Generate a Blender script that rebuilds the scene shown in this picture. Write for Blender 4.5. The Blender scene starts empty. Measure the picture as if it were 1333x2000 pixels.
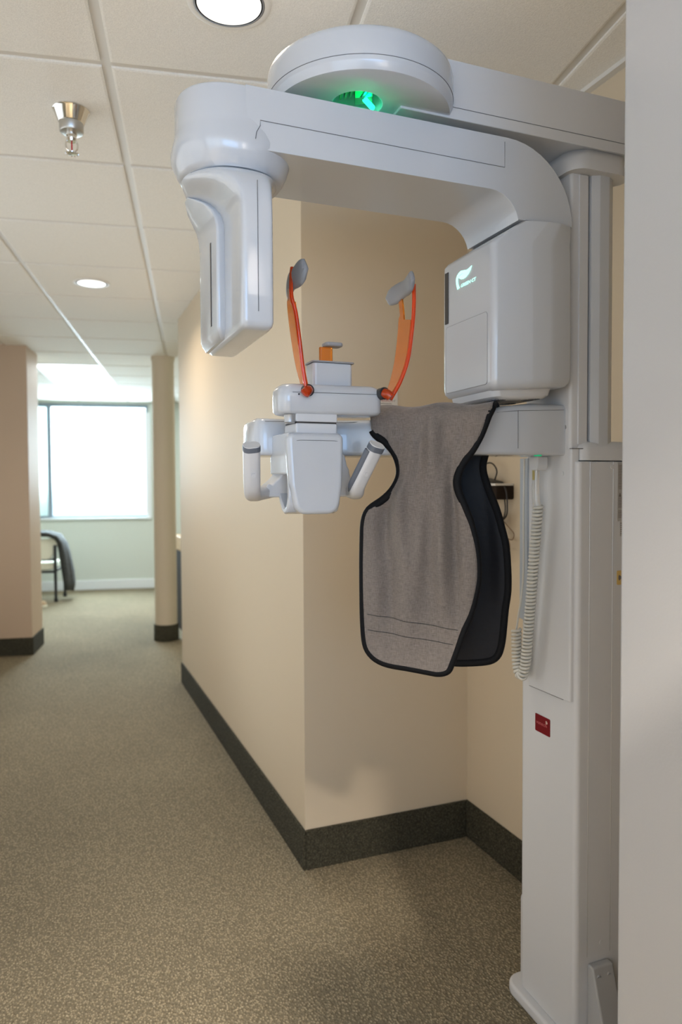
import bpy, bmesh, math, random
from mathutils import Vector, Matrix
random.seed(7)
C = bpy.context.scene.collection
SC = bpy.context.scene
V = Vector
# ------------------------------------------------------------------ camera, world, lights, exposure
F_PX, PITCH, ROLL, YAW, CAMZ = 1411.3, -0.03485, -0.00545, 0.37657, 1.31743
cy, sy = math.cos(YAW), math.sin(YAW)
fwd = V((sy*math.cos(PITCH), cy*math.cos(PITCH), math.sin(PITCH)))
r0 = V((cy, -sy, 0)); u0 = r0.cross(fwd)
rgt = r0*math.cos(ROLL)+u0*math.sin(ROLL); upv = rgt.cross(fwd)
cam = bpy.data.cameras.new('camera'); cam.sensor_fit = 'HORIZONTAL'; cam.sensor_width = 24.0
cam.lens = F_PX*24.0/1333.0; cam.clip_start = 0.05
cam.dof.use_dof = True; cam.dof.focus_distance = 1.45; cam.dof.aperture_fstop = 3.5
camo = bpy.data.objects.new('camera', cam); C.objects.link(camo)
camo.matrix_world = Matrix(((rgt.x, upv.x, -fwd.x, 0), (rgt.y, upv.y, -fwd.y, 0), (rgt.z, upv.z, -fwd.z, CAMZ), (0, 0, 0, 1)))
SC.camera = camo
SC.view_settings.view_transform = 'Standard'; SC.view_settings.look = 'None'
SC.view_settings.exposure = 0.2; SC.view_settings.gamma = 1.0; SC.view_settings.use_curve_mapping = False
w = bpy.data.worlds.new('world'); SC.world = w; w.use_nodes = True
w.node_tree.nodes['Background'].inputs[0].default_value = (0.93, 0.97, 1.0, 1)
w.node_tree.nodes['Background'].inputs[1].default_value = 1.25
def area(name, loc, aim, sx, syy, power, col, shape='RECTANGLE', spread=180):
    l = bpy.data.lights.new(name, 'AREA'); l.shape = shape; l.size = sx
    if shape in ('RECTANGLE', 'ELLIPSE'): l.size_y = syy
    l.energy = power; l.color = col; l.spread = math.radians(spread)
    o = bpy.data.objects.new(name, l); C.objects.link(o); o.location = loc
    o.rotation_euler = (V(aim)-V(loc)).to_track_quat('-Z', 'Y').to_euler()
    return o
GY = 0.17544; GX0, GY0, TS = -0.21306, 2.03377, 0.61     # ceiling grid: yaw and offsets
gd = V((math.sin(GY), math.cos(GY), 0)); gr = V((math.cos(GY), -math.sin(GY), 0))
def G(a, b, z=0): return gr*a+gd*b+V((0, 0, z))
DAY = (0.68, 0.88, 1.0); WARM = (1.0, 0.85, 0.68)
area('daylight_far_window', G(-1.2, 10.5, 1.9), G(-0.9, 8.0, 0.3), 3.2, 1.4, 540, DAY)
area('daylight_rear_window', (-0.2, -3.85, 1.55), (0.2, 3, 3.2), 2.6, 1.5, 78, (0.27, 0.55, 1.0))
area('fill_light_left', (-1.28, -1.3, 1.6), (2, -0.6, 2.6), 2.6, 1.5, 17, (0.42, 0.68, 1.0))  # added bluish fill for the near wall and scanner; no window known here
area('ceiling_fill_left', (-1.26, 3.0, 1.25), (0.2, 3.0, 3.0), 0.9, 5.2, 6.5, (0.90, 0.96, 1.0), spread=120)  # added uplight that brightens the corridor ceiling; invented source
area('far_room_ceiling_light', (2.2, 7.2, 2.40), (2.2, 7.2, 0), 1.2, 0.6, 25, (1, 0.97, 0.9))

# ------------------------------------------------------------------ materials
def mat(name, col, rough=0.5, metal=0.0, coat=0.0, noise=0.0, nscale=60, bump=0.0, bscale=400, trans=0.0, emit=None, estr=0, spec=0.5, coat_rough=0.08):
    m = bpy.data.materials.new(name); m.use_nodes = True; nt = m.node_tree; b = nt.nodes['Principled BSDF']
    b.inputs['Base Color'].default_value = (*col, 1); b.inputs['Roughness'].default_value = rough
    b.inputs['Metallic'].default_value = metal; b.inputs['Coat Weight'].default_value = coat
    b.inputs['Coat Roughness'].default_value = coat_rough
    b.inputs['Specular IOR Level'].default_value = spec
    b.inputs['Transmission Weight'].default_value = trans
    if emit: b.inputs['Emission Color'].default_value = (*emit, 1); b.inputs['Emission Strength'].default_value = estr
    tc = nt.nodes.new('ShaderNodeTexCoord')
    if noise:
        n = nt.nodes.new('ShaderNodeTexNoise'); n.inputs['Scale'].default_value = nscale; n.inputs['Detail'].default_value = 4
        nt.links.new(tc.outputs['Object'], n.inputs['Vector'])
        r = nt.nodes.new('ShaderNodeMapRange'); r.inputs[1].default_value = 0.3; r.inputs[2].default_value = 0.7
        r.inputs[3].default_value = 1-noise; r.inputs[4].default_value = 1+noise
        nt.links.new(n.outputs['Fac'], r.inputs[0])
        mx = nt.nodes.new('ShaderNodeVectorMath'); mx.operation = 'SCALE'; mx.inputs[0].default_value = col
        nt.links.new(r.outputs[0], mx.inputs['Scale']); nt.links.new(mx.outputs[0], b.inputs['Base Color'])
    if bump:
        n2 = nt.nodes.new('ShaderNodeTexNoise'); n2.inputs['Scale'].default_value = bscale; n2.inputs['Detail'].default_value = 2
        nt.links.new(tc.outputs['Object'], n2.inputs['Vector'])
        bp = nt.nodes.new('ShaderNodeBump'); bp.inputs['Strength'].default_value = bump; bp.inputs['Distance'].default_value = 0.002
        nt.links.new(n2.outputs['Fac'], bp.inputs['Height']); nt.links.new(bp.outputs[0], b.inputs['Normal'])
    return m
M_WALL = mat('beige_wall_paint', (0.64, 0.532, 0.385), 0.62, bump=0.10, bscale=260)
M_WALLR = mat('off_white_wall_paint', (0.43, 0.42, 0.415), 0.5, bump=0.10, bscale=260)
M_FARWALL = mat('pale_sage_wall_paint', (0.62, 0.66, 0.60), 0.6, bump=0.06, bscale=200)
M_PIER = mat('tan_wall_paint', (0.55, 0.40, 0.27), 0.55, bump=0.10, bscale=260)
M_TILE = mat('ceiling_tile', (0.90, 0.87, 0.81), 0.9, noise=0.05, nscale=220, bump=0.5, bscale=260)
M_TEE = mat('ceiling_grid_metal', (0.74, 0.71, 0.66), 0.5)
M_WHITE = mat('white_enamel', (0.53, 0.55, 0.58), 0.25, coat=0.6, coat_rough=0.03)
M_WHITE2 = mat('white_satin_plastic', (0.61, 0.61, 0.62), 0.42, bump=0.04, bscale=900)
M_SEAM = mat('shadow_gap', (0.16, 0.16, 0.17), 0.6)
M_DARK = mat('dark_slot', (0.035, 0.03, 0.028), 0.35)
M_BLACK = mat('black_plastic', (0.015, 0.015, 0.016), 0.45)
M_GREYPAD = mat('grey_rubber', (0.28, 0.28, 0.29), 0.55)
M_GRIP = mat('slate_grip_rubber', (0.12, 0.135, 0.165), 0.5)
M_ORANGE = mat('clear_orange_acrylic', (0.90, 0.085, 0.006), 0.06, trans=0.6)
M_AMBER = mat('clear_amber_acrylic', (1.0, 0.34, 0.03), 0.05, trans=0.8)
M_CHROME = mat('chrome', (0.78, 0.76, 0.72), 0.12, metal=1.0)
M_STEEL = mat('brushed_metal', (0.46, 0.46, 0.46), 0.42, metal=0.6)
M_RED = mat('red_label', (0.17, 0.002, 0.006), 0.5, spec=0.2)
M_PINK = mat('faded_label_print', (0.50, 0.10, 0.11), 0.5)
M_PAPER = mat('white_card', (0.72, 0.69, 0.64), 0.6)
M_PRINT = mat('print_ink', (0.16, 0.13, 0.11), 0.6)
M_PRINTR = mat('print_red', (0.42, 0.09, 0.06), 0.6)
M_LABEL = mat('silver_label', (0.42, 0.40, 0.38), 0.5)
M_YELLOW = mat('yellow_label', (0.62, 0.42, 0.13), 0.5)
M_LOGO = mat('backlit_logo', (0.5, 0.9, 0.8), 0.4, emit=(0.50, 1.0, 0.82), estr=0.80)
M_GREENLED = mat('green_lamp', (0.05, 0.7, 0.35), 0.3, emit=(0.02, 0.9, 0.42), estr=2.2)
M_GREENLED2 = mat('green_lens', (0.02, 0.35, 0.15), 0.2, emit=(0.02, 0.7, 0.3), estr=0.25)
M_CORD = mat('cream_cord', (0.66, 0.64, 0.58), 0.45)
M_TAG = mat('olive_tag', (0.42, 0.34, 0.10), 0.5)
M_CLEAR = mat('clear_plastic_sleeve', (0.90, 0.88, 0.84), 0.1, trans=0.6)
M_CABLE = mat('black_cable', (0.02, 0.017, 0.015), 0.45)
M_CABLE2 = mat('brown_cable', (0.20, 0.12, 0.065), 0.5)
M_DEVICE = mat('dark_brown_plastic', (0.022, 0.014, 0.010), 0.6, spec=0.15)
M_LENS = mat('downlight_lens', (0.9, 0.9, 0.88), 0.4, emit=(1.0, 0.96, 0.88), estr=0.92)
M_RING = mat('white_trim_ring', (0.86, 0.83, 0.78), 0.6)
M_TROFF = mat('troffer_lens', (0.95, 0.95, 0.95), 0.4, emit=(0.93, 1.0, 1.0), estr=0.9)
M_FRAME = mat('grey_blue_frame', (0.24, 0.30, 0.35), 0.45)
M_CREAM = mat('cream_vinyl', (0.72, 0.68, 0.55), 0.45)
M_JACKET = mat('charcoal_wool', (0.055, 0.055, 0.052), 0.9, noise=0.25, nscale=40)
M_SKIRT = mat('white_painted_trim', (0.78, 0.81, 0.82), 0.4)
M_WOOD = mat('light_oak', (0.50, 0.33, 0.16), 0.5)
M_TAN = mat('tan_suede', (0.45, 0.32, 0.20), 0.8)
M_GLASSTUBE = mat('red_glass_bulb', (0.5, 0.01, 0.03), 0.1)
M_CLOTHIN = mat('navy_nylon_lining', (0.008, 0.0085, 0.012), 0.5, spec=0.2, bump=0.4, bscale=60)
M_TRIMB = mat('black_binding_tape', (0.006, 0.006, 0.007), 0.65, spec=0.15, bump=0.35, bscale=120)

def carpet(name, c1, c2, c3, scale=210):
    m = bpy.data.materials.new(name); m.use_nodes = True; nt = m.node_tree; b = nt.nodes['Principled BSDF']
    b.inputs['Roughness'].default_value = 0.95; b.inputs['Specular IOR Level'].default_value = 0.15
    tc = nt.nodes.new('ShaderNodeTexCoord')
    mp = nt.nodes.new('ShaderNodeMapping'); mp.inputs['Rotation'].default_value = (0, 0, 0.6); mp.inputs['Scale'].default_value = (1.0, 0.72, 1.0)
    nt.links.new(tc.outputs['Object'], mp.inputs['Vector'])
    vo = nt.nodes.new('ShaderNodeTexVoronoi'); vo.inputs['Scale'].default_value = scale*0.78
    nt.links.new(mp.outputs[0], vo.inputs['Vector'])
    n = nt.nodes.new('ShaderNodeTexNoise'); n.inputs['Scale'].default_value = 170; n.inputs['Detail'].default_value = 5; n.inputs['Roughness'].default_value = .7
    nt.links.new(mp.outputs[0], n.inputs['Vector'])
    n3 = nt.nodes.new('ShaderNodeTexNoise'); n3.inputs['Scale'].default_value = 1.6; n3.inputs['Detail'].default_value = 3
    nt.links.new(mp.outputs[0], n3.inputs['Vector'])
    cr = nt.nodes.new('ShaderNodeValToRGB'); e = cr.color_ramp.elements
    e[0].position = 0.30; e[0].color = (*c1, 1); e[1].position = 0.72; e[1].color = (*c3, 1)
    x = cr.color_ramp.elements.new(0.5); x.color = (*c2, 1)
    nt.links.new(n.outputs['Fac'], cr.inputs[0])
    mx = nt.nodes.new('ShaderNodeMixRGB'); mx.blend_type = 'MULTIPLY'; mx.inputs[0].default_value = 0.62
    nt.links.new(cr.outputs[0], mx.inputs[1])
    r = nt.nodes.new('ShaderNodeMapRange'); r.inputs[1].default_value = 0.0; r.inputs[2].default_value = 0.55; r.inputs[3].default_value = 1.40; r.inputs[4].default_value = 0.22
    nt.links.new(vo.outputs['Distance'], r.inputs[0]); nt.links.new(r.outputs[0], mx.inputs[2])
    mx2 = nt.nodes.new('ShaderNodeMixRGB'); mx2.blend_type = 'MULTIPLY'; mx2.inputs[0].default_value = 0.5
    r3 = nt.nodes.new('ShaderNodeMapRange'); r3.inputs[1].default_value = 0.35; r3.inputs[2].default_value = 0.65; r3.inputs[3].default_value = 0.85; r3.inputs[4].default_value = 1.15
    nt.links.new(n3.outputs['Fac'], r3.inputs[0])
    nt.links.new(mx.outputs[0], mx2.inputs[1]); nt.links.new(r3.outputs[0], mx2.inputs[2])
    nt.links.new(mx2.outputs[0], b.inputs['Base Color'])
    bp = nt.nodes.new('ShaderNodeBump'); bp.inputs['Strength'].default_value = 0.8; bp.inputs['Distance'].default_value = 0.004; bp.invert = True
    nt.links.new(vo.outputs['Distance'], bp.inputs['Height']); nt.links.new(bp.outputs[0], b.inputs['Normal'])
    return m
M_CARPET = carpet('loop_carpet', (0.22, 0.176, 0.110), (0.36, 0.298, 0.195), (0.52, 0.445, 0.31))
M_BASE = carpet('carpet_base', (0.046, 0.041, 0.026), (0.088, 0.079, 0.051), (0.19, 0.17, 0.12), 260)

def cloth():
    m = bpy.data.materials.new('grey_woven_cloth'); m.use_nodes = True; nt = m.node_tree; b = nt.nodes['Principled BSDF']
    b.inputs['Roughness'].default_value = 0.8; b.inputs['Sheen Weight'].default_value = 0.2; b.inputs['Specular IOR Level'].default_value = 0.25
    tc = nt.nodes.new('ShaderNodeTexCoord')
    mp = nt.nodes.new('ShaderNodeMapping'); mp.inputs['Scale'].default_value = (1, 1, 0.12)
    nt.links.new(tc.outputs['Object'], mp.inputs['Vector'])
    n = nt.nodes.new('ShaderNodeTexNoise'); n.inputs['Scale'].default_value = 800; n.inputs['Detail'].default_value = 3
    nt.links.new(mp.outputs[0], n.inputs['Vector'])
    mp2 = nt.nodes.new('ShaderNodeMapping'); mp2.inputs['Scale'].default_value = (0.12, 0.12, 1)
    nt.links.new(tc.outputs['Object'], mp2.inputs['Vector'])
    n2 = nt.nodes.new('ShaderNodeTexNoise'); n2.inputs['Scale'].default_value = 800; n2.inputs['Detail'].default_value = 3
    nt.links.new(mp2.outputs[0], n2.inputs['Vector'])
    ad = nt.nodes.new('ShaderNodeMath'); ad.operation = 'ADD'
    nt.links.new(n.outputs['Fac'], ad.inputs[0]); nt.links.new(n2.outputs['Fac'], ad.inputs[1])
    cr = nt.nodes.new('ShaderNodeValToRGB'); e = cr.color_ramp.elements
    r = nt.nodes.new('ShaderNodeMapRange'); r.inputs[1].default_value = 0.6; r.inputs[2].default_value = 1.4
    nt.links.new(ad.outputs[0], r.inputs[0]); nt.links.new(r.outputs[0], cr.inputs[0])
    e[0].position = 0.15; e[0].color = (0.145, 0.122, 0.106, 1); e[1].position = 0.85; e[1].color = (0.245, 0.210, 0.184, 1)
    nt.links.new(cr.outputs[0], b.inputs['Base Color'])
    bp = nt.nodes.new('ShaderNodeBump'); bp.inputs['Strength'].default_value = 0.3; bp.inputs['Distance'].default_value = 0.001
    nt.links.new(ad.outputs[0], bp.inputs['Height']); nt.links.new(bp.outputs[0], b.inputs['Normal'])
    return m
M_CLOTH = cloth()

# ------------------------------------------------------------------ mesh helpers
def obj(name, bm, m, parent=None, bevel=0, seg=3, smooth=True, angle=40, kind=None):
    bmesh.ops.recalc_face_normals(bm, faces=bm.faces)
    me = bpy.data.meshes.new(name); bm.to_mesh(me); bm.free()
    for mm in (m if isinstance(m, (list, tuple)) else [m]): me.materials.append(mm)
    if smooth:
        for p in me.polygons: p.use_smooth = True
        me.set_sharp_from_angle(angle=math.radians(angle))
    o = bpy.data.objects.new(name, me); C.objects.link(o)
    if bevel:
        b = o.modifiers.new('bevel', 'BEVEL'); b.width = bevel; b.segments = seg; b.limit_method = 'ANGLE'; b.angle_limit = math.radians(35)
        b.harden_normals = False
        for p in me.polygons: p.use_smooth = True
        me.set_sharp_from_angle(angle=math.radians(180))
        wn = o.modifiers.new('wn', 'WEIGHTED_NORMAL'); wn.keep_sharp = False; wn.weight = 80
    if parent:
        o.parent = parent
        o.matrix_parent_inverse = parent_inv(parent)
    if kind: o['kind'] = kind
    return o
def world_of(o):
    m = Matrix.LocRotScale(o.location, o.rotation_euler, o.scale)
    if o.parent: return world_of(o.parent) @ o.matrix_parent_inverse @ m
    return m
def parent_inv(p): return world_of(p).inverted()
def thing(name, label, cat, loc=(0, 0, 0), group=None):
    o = bpy.data.objects.new(name, None); C.objects.link(o); o.location = loc; o.empty_display_size = 0.05
    o['label'] = label; o['category'] = cat
    if group: o['group'] = group
    return o
def tag(o, label, cat, group=None):
    o['label'] = label; o['category'] = cat
    if group: o['group'] = group
    return o
def box(bm, x0, x1, y0, y1, z0, z1):
    v = [bm.verts.new(p) for p in ((x0, y0, z0), (x1, y0, z0), (x1, y1, z0), (x0, y1, z0), (x0, y0, z1), (x1, y0, z1), (x1, y1, z1), (x0, y1, z1))]
    for f in ((3, 2, 1, 0), (4, 5, 6, 7), (0, 1, 5, 4), (1, 2, 6, 5), (2, 3, 7, 6), (3, 0, 4, 7)): bm.faces.new([v[i] for i in f])
    return bm
def nb(): return bmesh.new()
def BX(*a): return box(nb(), *a)
def loft(bm, rings, caps=True):
    R = [[bm.verts.new(p) for p in r] for r in rings]; n = len(R[0])
    for a, b in zip(R[:-1], R[1:]):
        for i in range(n): bm.faces.new((a[i], a[(i+1) % n], b[(i+1) % n], b[i]))
    if caps: bm.faces.new(R[0][::-1]); bm.faces.new(R[-1])
    return bm
def fillet(poly, rad, n=6):
    out = []; N = len(poly)
    for i in range(N):
        p = V(poly[i]); a = V(poly[i-1])-p; b = V(poly[(i+1) % N])-p
        r = rad[i] if isinstance(rad, (list, tuple)) else rad
        if r <= 0: out.append(tuple(p)); continue
        la, lb = a.length, b.length; a.normalize(); b.normalize()
        ang = a.angle(b)
        if ang > math.pi-0.02: out.append(tuple(p)); continue
        t = min(r/math.tan(ang/2), la*0.48, lb*0.48); r2 = t*math.tan(ang/2)
        bis = (a+b).normalized(); c = p+bis*(r2/math.sin(ang/2))
        s = (p+a*t)-c; e = (p+b*t)-c
        tot = s.angle_signed(e)
        for k in range(n+1):
            th = tot*k/n
            ct, st = math.cos(-th), math.sin(-th)
            out.append((c.x+s.x*ct-s.y*st, c.y+s.x*st+s.y*ct))
    return out
def rrect(x0, x1, y0, y1, r, n=6): return fillet([(x0, y0), (x1, y0), (x1, y1), (x0, y1)], r, n)
def prism(bm, poly, axis, lo, hi):
    def P(a, b, c): return {'z': (a, b, c), 'y': (a, c, b), 'x': (c, a, b)}[axis]
    return loft(bm, [[P(a, b, lo) for a, b in poly], [P(a, b, hi) for a, b in poly]])
def PR(poly, axis, lo, hi): return prism(nb(), poly, axis, lo, hi)
def ell(cx, cyy, rx, ry, z, n=40, p=2.0):
    out = []
    for i in range(n):
        t = 2*math.pi*i/n; c, s = math.cos(t), math.sin(t)
        out.append((cx+rx*math.copysign(abs(c)**(2/p), c), cyy+ry*math.copysign(abs(s)**(2/p), s), z))
    return out
def lathe(bm, prof, cx=0, cyy=0, n=40, caps=True): return loft(bm, [ell(cx, cyy, max(r, 1e-5), max(r, 1e-5), z, n) for r, z in prof], caps)
def crom(pts, n=8):
    P = [V(p) for p in pts]; out = []
    for i in range(len(P)-1):
        p0 = P[i-1] if i else P[0]*2-P[1]; p1, p2 = P[i], P[i+1]; p3 = P[i+2] if i+2 < len(P) else P[-1]*2-P[-2]
        for k in range(n):
            t = k/n; out.append(0.5*((2*p1)+(p2-p0)*t+(2*p0-5*p1+4*p2-p3)*t*t+(3*p1-p0-3*p2+p3)*t**3))
    out.append(P[-1]); return out
def sweep(bm, path, sec, up=(0, 0, 1), scale=None, roll=None):
    """sec: list of (a,b) offsets along side and up vectors"""
    P = [V(p) for p in path]; U = V(up); rings = []
    for i, p in enumerate(P):
        t = (P[min(i+1, len(P)-1)]-P[max(i-1, 0)]).normalized()
        s = t.cross(U)
        if s.length < 1e-4: s = t.cross(V((1, 0, 0)))
        s.normalize(); u = s.cross(t)
        k = scale[i] if scale else 1.0
        rings.append([p+s*(a*k)+u*(b*k) for a, b in sec])
    return loft(bm, rings)
def circ(r, n=10, ry=None): return [(r*math.cos(2*math.pi*i/n), (ry or r)*math.sin(2*math.pi*i/n)) for i in range(n)]
def tube(bm, path, r, n=10):
    P = [V(p) for p in path]; prev = None; rings = []
    for i, p in enumerate(P):
        t = (P[min(i+1, len(P)-1)]-P[max(i-1, 0)]).normalized()
        if prev is None: s = t.orthogonal().normalized()
        else:
            s = prev-t*prev.dot(t); s.normalize()
        prev = s; u = t.cross(s); rr = r[i] if isinstance(r, (list, tuple)) else r
        rings.append([p+(s*math.cos(2*math.pi*k/n)+u*math.sin(2*math.pi*k/n))*rr for k in range(n)])
    return loft(bm, rings)
def text(name, body, m, loc, size, udir, vdir, parent, depth=0.0004, shear=0.0, align='LEFT', width=None):
    cu = bpy.data.curves.new(name, 'FONT'); cu.body = body; cu.size = size; cu.extrude = depth; cu.shear = shear; cu.align_x = align; cu.resolution_u = 3
    t = bpy.data.objects.new('tmp', cu); C.objects.link(t); dg = bpy.context.evaluated_depsgraph_get()
    me = bpy.data.meshes.new_from_object(t.evaluated_get(dg)); me.name = name
    bpy.data.objects.remove(t); bpy.data.curves.remove(cu)
    u, v = V(udir).normalized(), V(vdir).normalized(); nn = u.cross(v)
    xs = [q.co.x for q in me.vertices]; k = 1.0
    if width: k = width/(max(xs)-min(xs))
    me.transform(Matrix(((u.x*k, v.x, nn.x, loc[0]), (u.y*k, v.y, nn.y, loc[1]), (u.z*k, v.z, nn.z, loc[2]), (0, 0, 0, 1))))
    me.materials.clear(); me.materials.append(m)
    o = bpy.data.objects.new(name, me); C.objects.link(o); o.parent = parent; o.matrix_parent_inverse = parent_inv(parent)
    return o
def bisect_line(bm, pts, r=0.0006, n=5): return tube(bm, pts, r, n)

# ------------------------------------------------------------------ setting
HC = 2.435; XW, YN, XB, YE, YF = 0.78, 2.3231, 1.4245, 0.845, 4.905
XL, YB, XR = -1.30, -4.0, 3.6; FD = 9.807
def S(name, bm, m, **k): return obj(name, bm, m, kind='structure', **k)
S('floor', BX(-3.2, 4.2, -4.4, 11.2, -0.08, 0), M_CARPET, smooth=False)
# ceiling: slab (the grid tees' plane) with drop-edge tiles hanging a little below it
bm = nb(); box(bm, -3.2, 4.2, -4.4, 11.2, HC+0.007, HC+0.07)
for f in bm.faces: f.material_index = 1
LIGHT_TILES = {(-2, 8), (-2, 9), (-2, 10)}
for i in range(-7, 9):
    for j in range(-12, 16):
        a0, b0 = GX0+i*TS, GY0+j*TS
        c = G(a0+TS/2, b0+TS/2)
        if not (-3.0 < c.x < 4.0 and -4.3 < c.y < 11.0) or (i, j) in LIGHT_TILES: continue
        g = 0.0125; e = 0.019
        r = []
        for d, z in ((g, HC+0.0075), (g, HC+0.0015), (e, HC)):
            r.append([G(a0+d, b0+d, z), G(a0+TS-d, b0+d, z), G(a0+TS-d, b0+TS-d, z), G(a0+d, b0+TS-d, z)])
        loft(bm, r)
obj('ceiling', bm, [M_TILE, M_TEE], kind='structure', smooth=False)
T = 0.12
S('wall_corridor', BX(XW, XW+T, YN, YF, 0, 2.46), M_WALL, smooth=False)
S('wall_nook_far', BX(XW+T, 1.56, YN, YN+T, 0, 2.46), M_WALL, smooth=False)
S('wall_nook_rear', BX(XB, XB+T, YE-0.1, YN, 0, 2.46), M_WALL, smooth=False)
S('wall_nook_near', BX(XW+T, XB, YE-T, YE, 0, 2.46), M_WALL, smooth=False)
S('wall_right', BX(XW, XW+T, YB, YE, 0, 2.46), M_WALLR, bevel=0.006)
S('wall_corridor_return', BX(XW+T, XR, YF-T, YF, 0, 2.46), M_WALL, smooth=False)
S('wall_far_right', BX(XR, XR+T, YF-T, 11, 0, 2.46), M_FARWALL, smooth=False)
# left wall with openings added for the two left fill lamps
bm = nb(); box(bm, XL-T, XL, YB, -2.6, 0, 2.46); box(bm, XL-T, XL, 0.0, 0.3, 0, 2.46); box(bm, XL-T, XL, 5.7, 6.6, 0, 2.46); box(bm, XL-T, XL, 0.3, 5.7, 0, 0.7); box(bm, XL-T, XL, 0.3, 5.7, 2.25, 2.46); box(bm, XL-T, XL, -2.6, 0.0, 0, 0.85); box(bm, XL-T, XL, -2.6, 0.0, 2.35, 2.46)
S('wall_left', bm, M_WALL, smooth=False)
bm = nb(); box(bm, XL-T, -1.5, YB-T, YB, 0, 2.46); box(bm, 1.1, XW+T+0.4, YB-T, YB, 0, 2.46); box(bm, -1.5, 1.1, YB-T, YB, 0, 0.8); box(bm, -1.5, 1.1, YB-T, YB, 2.3, 2.46)
S('wall_back', bm, M_WALL, smooth=False)
# far wall (square to the ceiling grid) with the window opening
def gbox(bm, a0, a1, b0, b1, z0, z1):
    v = [bm.verts.new(G(a, b, z)) for z in (z0, z1) for a, b in ((a0, b0), (a1, b0), (a1, b1), (a0, b1))]
    for f in ((3, 2, 1, 0), (4, 5, 6, 7), (0, 1, 5, 4), (1, 2, 6, 5), (2, 3, 7, 6), (3, 0, 4, 7)): bm.faces.new([v[i] for i in f])
    return bm
W0, W1, WZ0, WZ1 = -2.9, -0.574, 0.935, 2.405
bm = nb(); gbox(bm, -4.0, W0, FD, FD+T, 0, 2.46); gbox(bm, W1, 2.2, FD, FD+T, 0, 2.46); gbox(bm, W0, W1, FD, FD+T, 0, WZ0); gbox(bm, W0, W1, FD, FD+T, WZ1, 2.46)
S('wall_far', bm, M_FARWALL, smooth=False)
wf = S('window_1', gbox(nb(), W0, W1, FD+0.01, FD+0.07, WZ1-0.045, WZ1), M_FRAME, smooth=False)
for nm, a in (('window_frame', (W0, W1, FD+0.02, FD+0.07, WZ0, WZ0+0.03)), ('window_frame', (W1-0.03, W1, FD+0.02, FD+0.07, WZ0+.03, WZ1-.045)), ('window_mullion', (-1.83, -1.775, FD+0.015, FD+0.07, WZ0+.03, WZ1-.045)), ('window_frame', (W0, W0+0.03, FD+0.02, FD+0.07, WZ0+.03, WZ1-.045))):
    obj(nm, gbox(nb(), *a), M_FRAME, wf, smooth=False)
M_GLASS = bpy.data.materials.new('window_glass'); M_GLASS.use_nodes = True
_nt = M_GLASS.node_tree; _nt.nodes.remove(_nt.nodes['Principled BSDF'])
_t = _nt.nodes.new('ShaderNodeBsdfTransparent'); _g = _nt.nodes.new('ShaderNodeBsdfGlossy'); _g.inputs['Roughness'].default_value = 0.03
_m = _nt.nodes.new('ShaderNodeMixShader'); _m.inputs[0].default_value = 0.05
_nt.links.new(_t.outputs[0], _m.inputs[1]); _nt.links.new(_g.outputs[0], _m.inputs[2]); _nt.links.new(_m.outputs[0], _nt.nodes['Material Output'].inputs[0])
M_GLASS2 = mat('frosted_side_glass', (0.55, 0.66, 0.63), 0.5, trans=0.55)
obj('window_pane', gbox(nb(), -1.775, W1-0.03, FD+0.040, FD+0.046, WZ0+.03, WZ1-.045), M_GLASS, wf, smooth=False)
obj('window_pane', gbox(nb(), W0+.03, -1.83, FD+0.040, FD+0.046, WZ0+.03, WZ1-.045), M_GLASS2, wf, smooth=False)
S('trim_1', gbox(nb(), W0-0.05, W1+0.02, FD-0.03, FD+0.01, WZ0-0.025, WZ0), M_SKIRT, bevel=0.004)
S('trim_2', gbox(nb(), -0.60, -0.545, FD-0.012, FD, WZ0, 2.30), M_SKIRT, smooth=False)
S('baseboard_far', gbox(nb(), -4.0, 2.2, FD-0.018, FD, 0, 0.125), M_SKIRT, bevel=0.006)
# baseboards
BH, BT = 0.139, 0.010
S('baseboard_corridor', BX(XW-BT, XW, YN-BT, YF, 0, BH), M_BASE, bevel=0.004)
S('baseboard_nook_far', BX(XW, XB-BT, YN-BT, YN, 0, BH), M_BASE, bevel=0.004)
S('baseboard_nook_rear', BX(XB-BT, XB, YE, YN, 0, BH), M_BASE, bevel=0.004)
S('trim_4', BX(XB-0.022, XB, YE, YN, HC-0.012, HC), M_TEE, smooth=False)
S('baseboard_right', BX(XW-BT, XW, YB, YE+BT, 0, BH), M_BASE, bevel=0.004)
S('shadow_blocker', BX(0.465, XW, -0.30, 0.0, 0, 1.70), M_WALLR, bevel=0.01)  # unseen block added behind the camera to cast the floor shadow
# pier on the left and the round column
S('wall_pier', gbox(nb(), -2.1, -1.268, 6.062, 6.46, 0, 2.46), M_PIER, smooth=False)
S('baseboard_pier', gbox(nb(), -2.1, -1.258, 6.052, 6.47, 0, BH), M_BASE, bevel=0.004)
S('wall_behind_pier', BX(XL-1.7, XL-0.1, 6.5, 6.62, 0, 2.46), M_FARWALL, smooth=False)
S('wall_far_left', BX(-3.0, -2.9, 6.5, 11, 0, 2.46), M_FARWALL, smooth=False)
cc = (0.878, 6.365)
S('trim_3', lathe(nb(), [(0.094, 0), (0.094, 2.40), (0.100, 2.41), (0.100, 2.46)], *cc, n=48), M_WALL)
S('baseboard_column', lathe(nb(), [(0.106, 0), (0.106, BH-0.006), (0.102, BH), (0.094, BH)], *cc, n=48), M_BASE)

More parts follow.
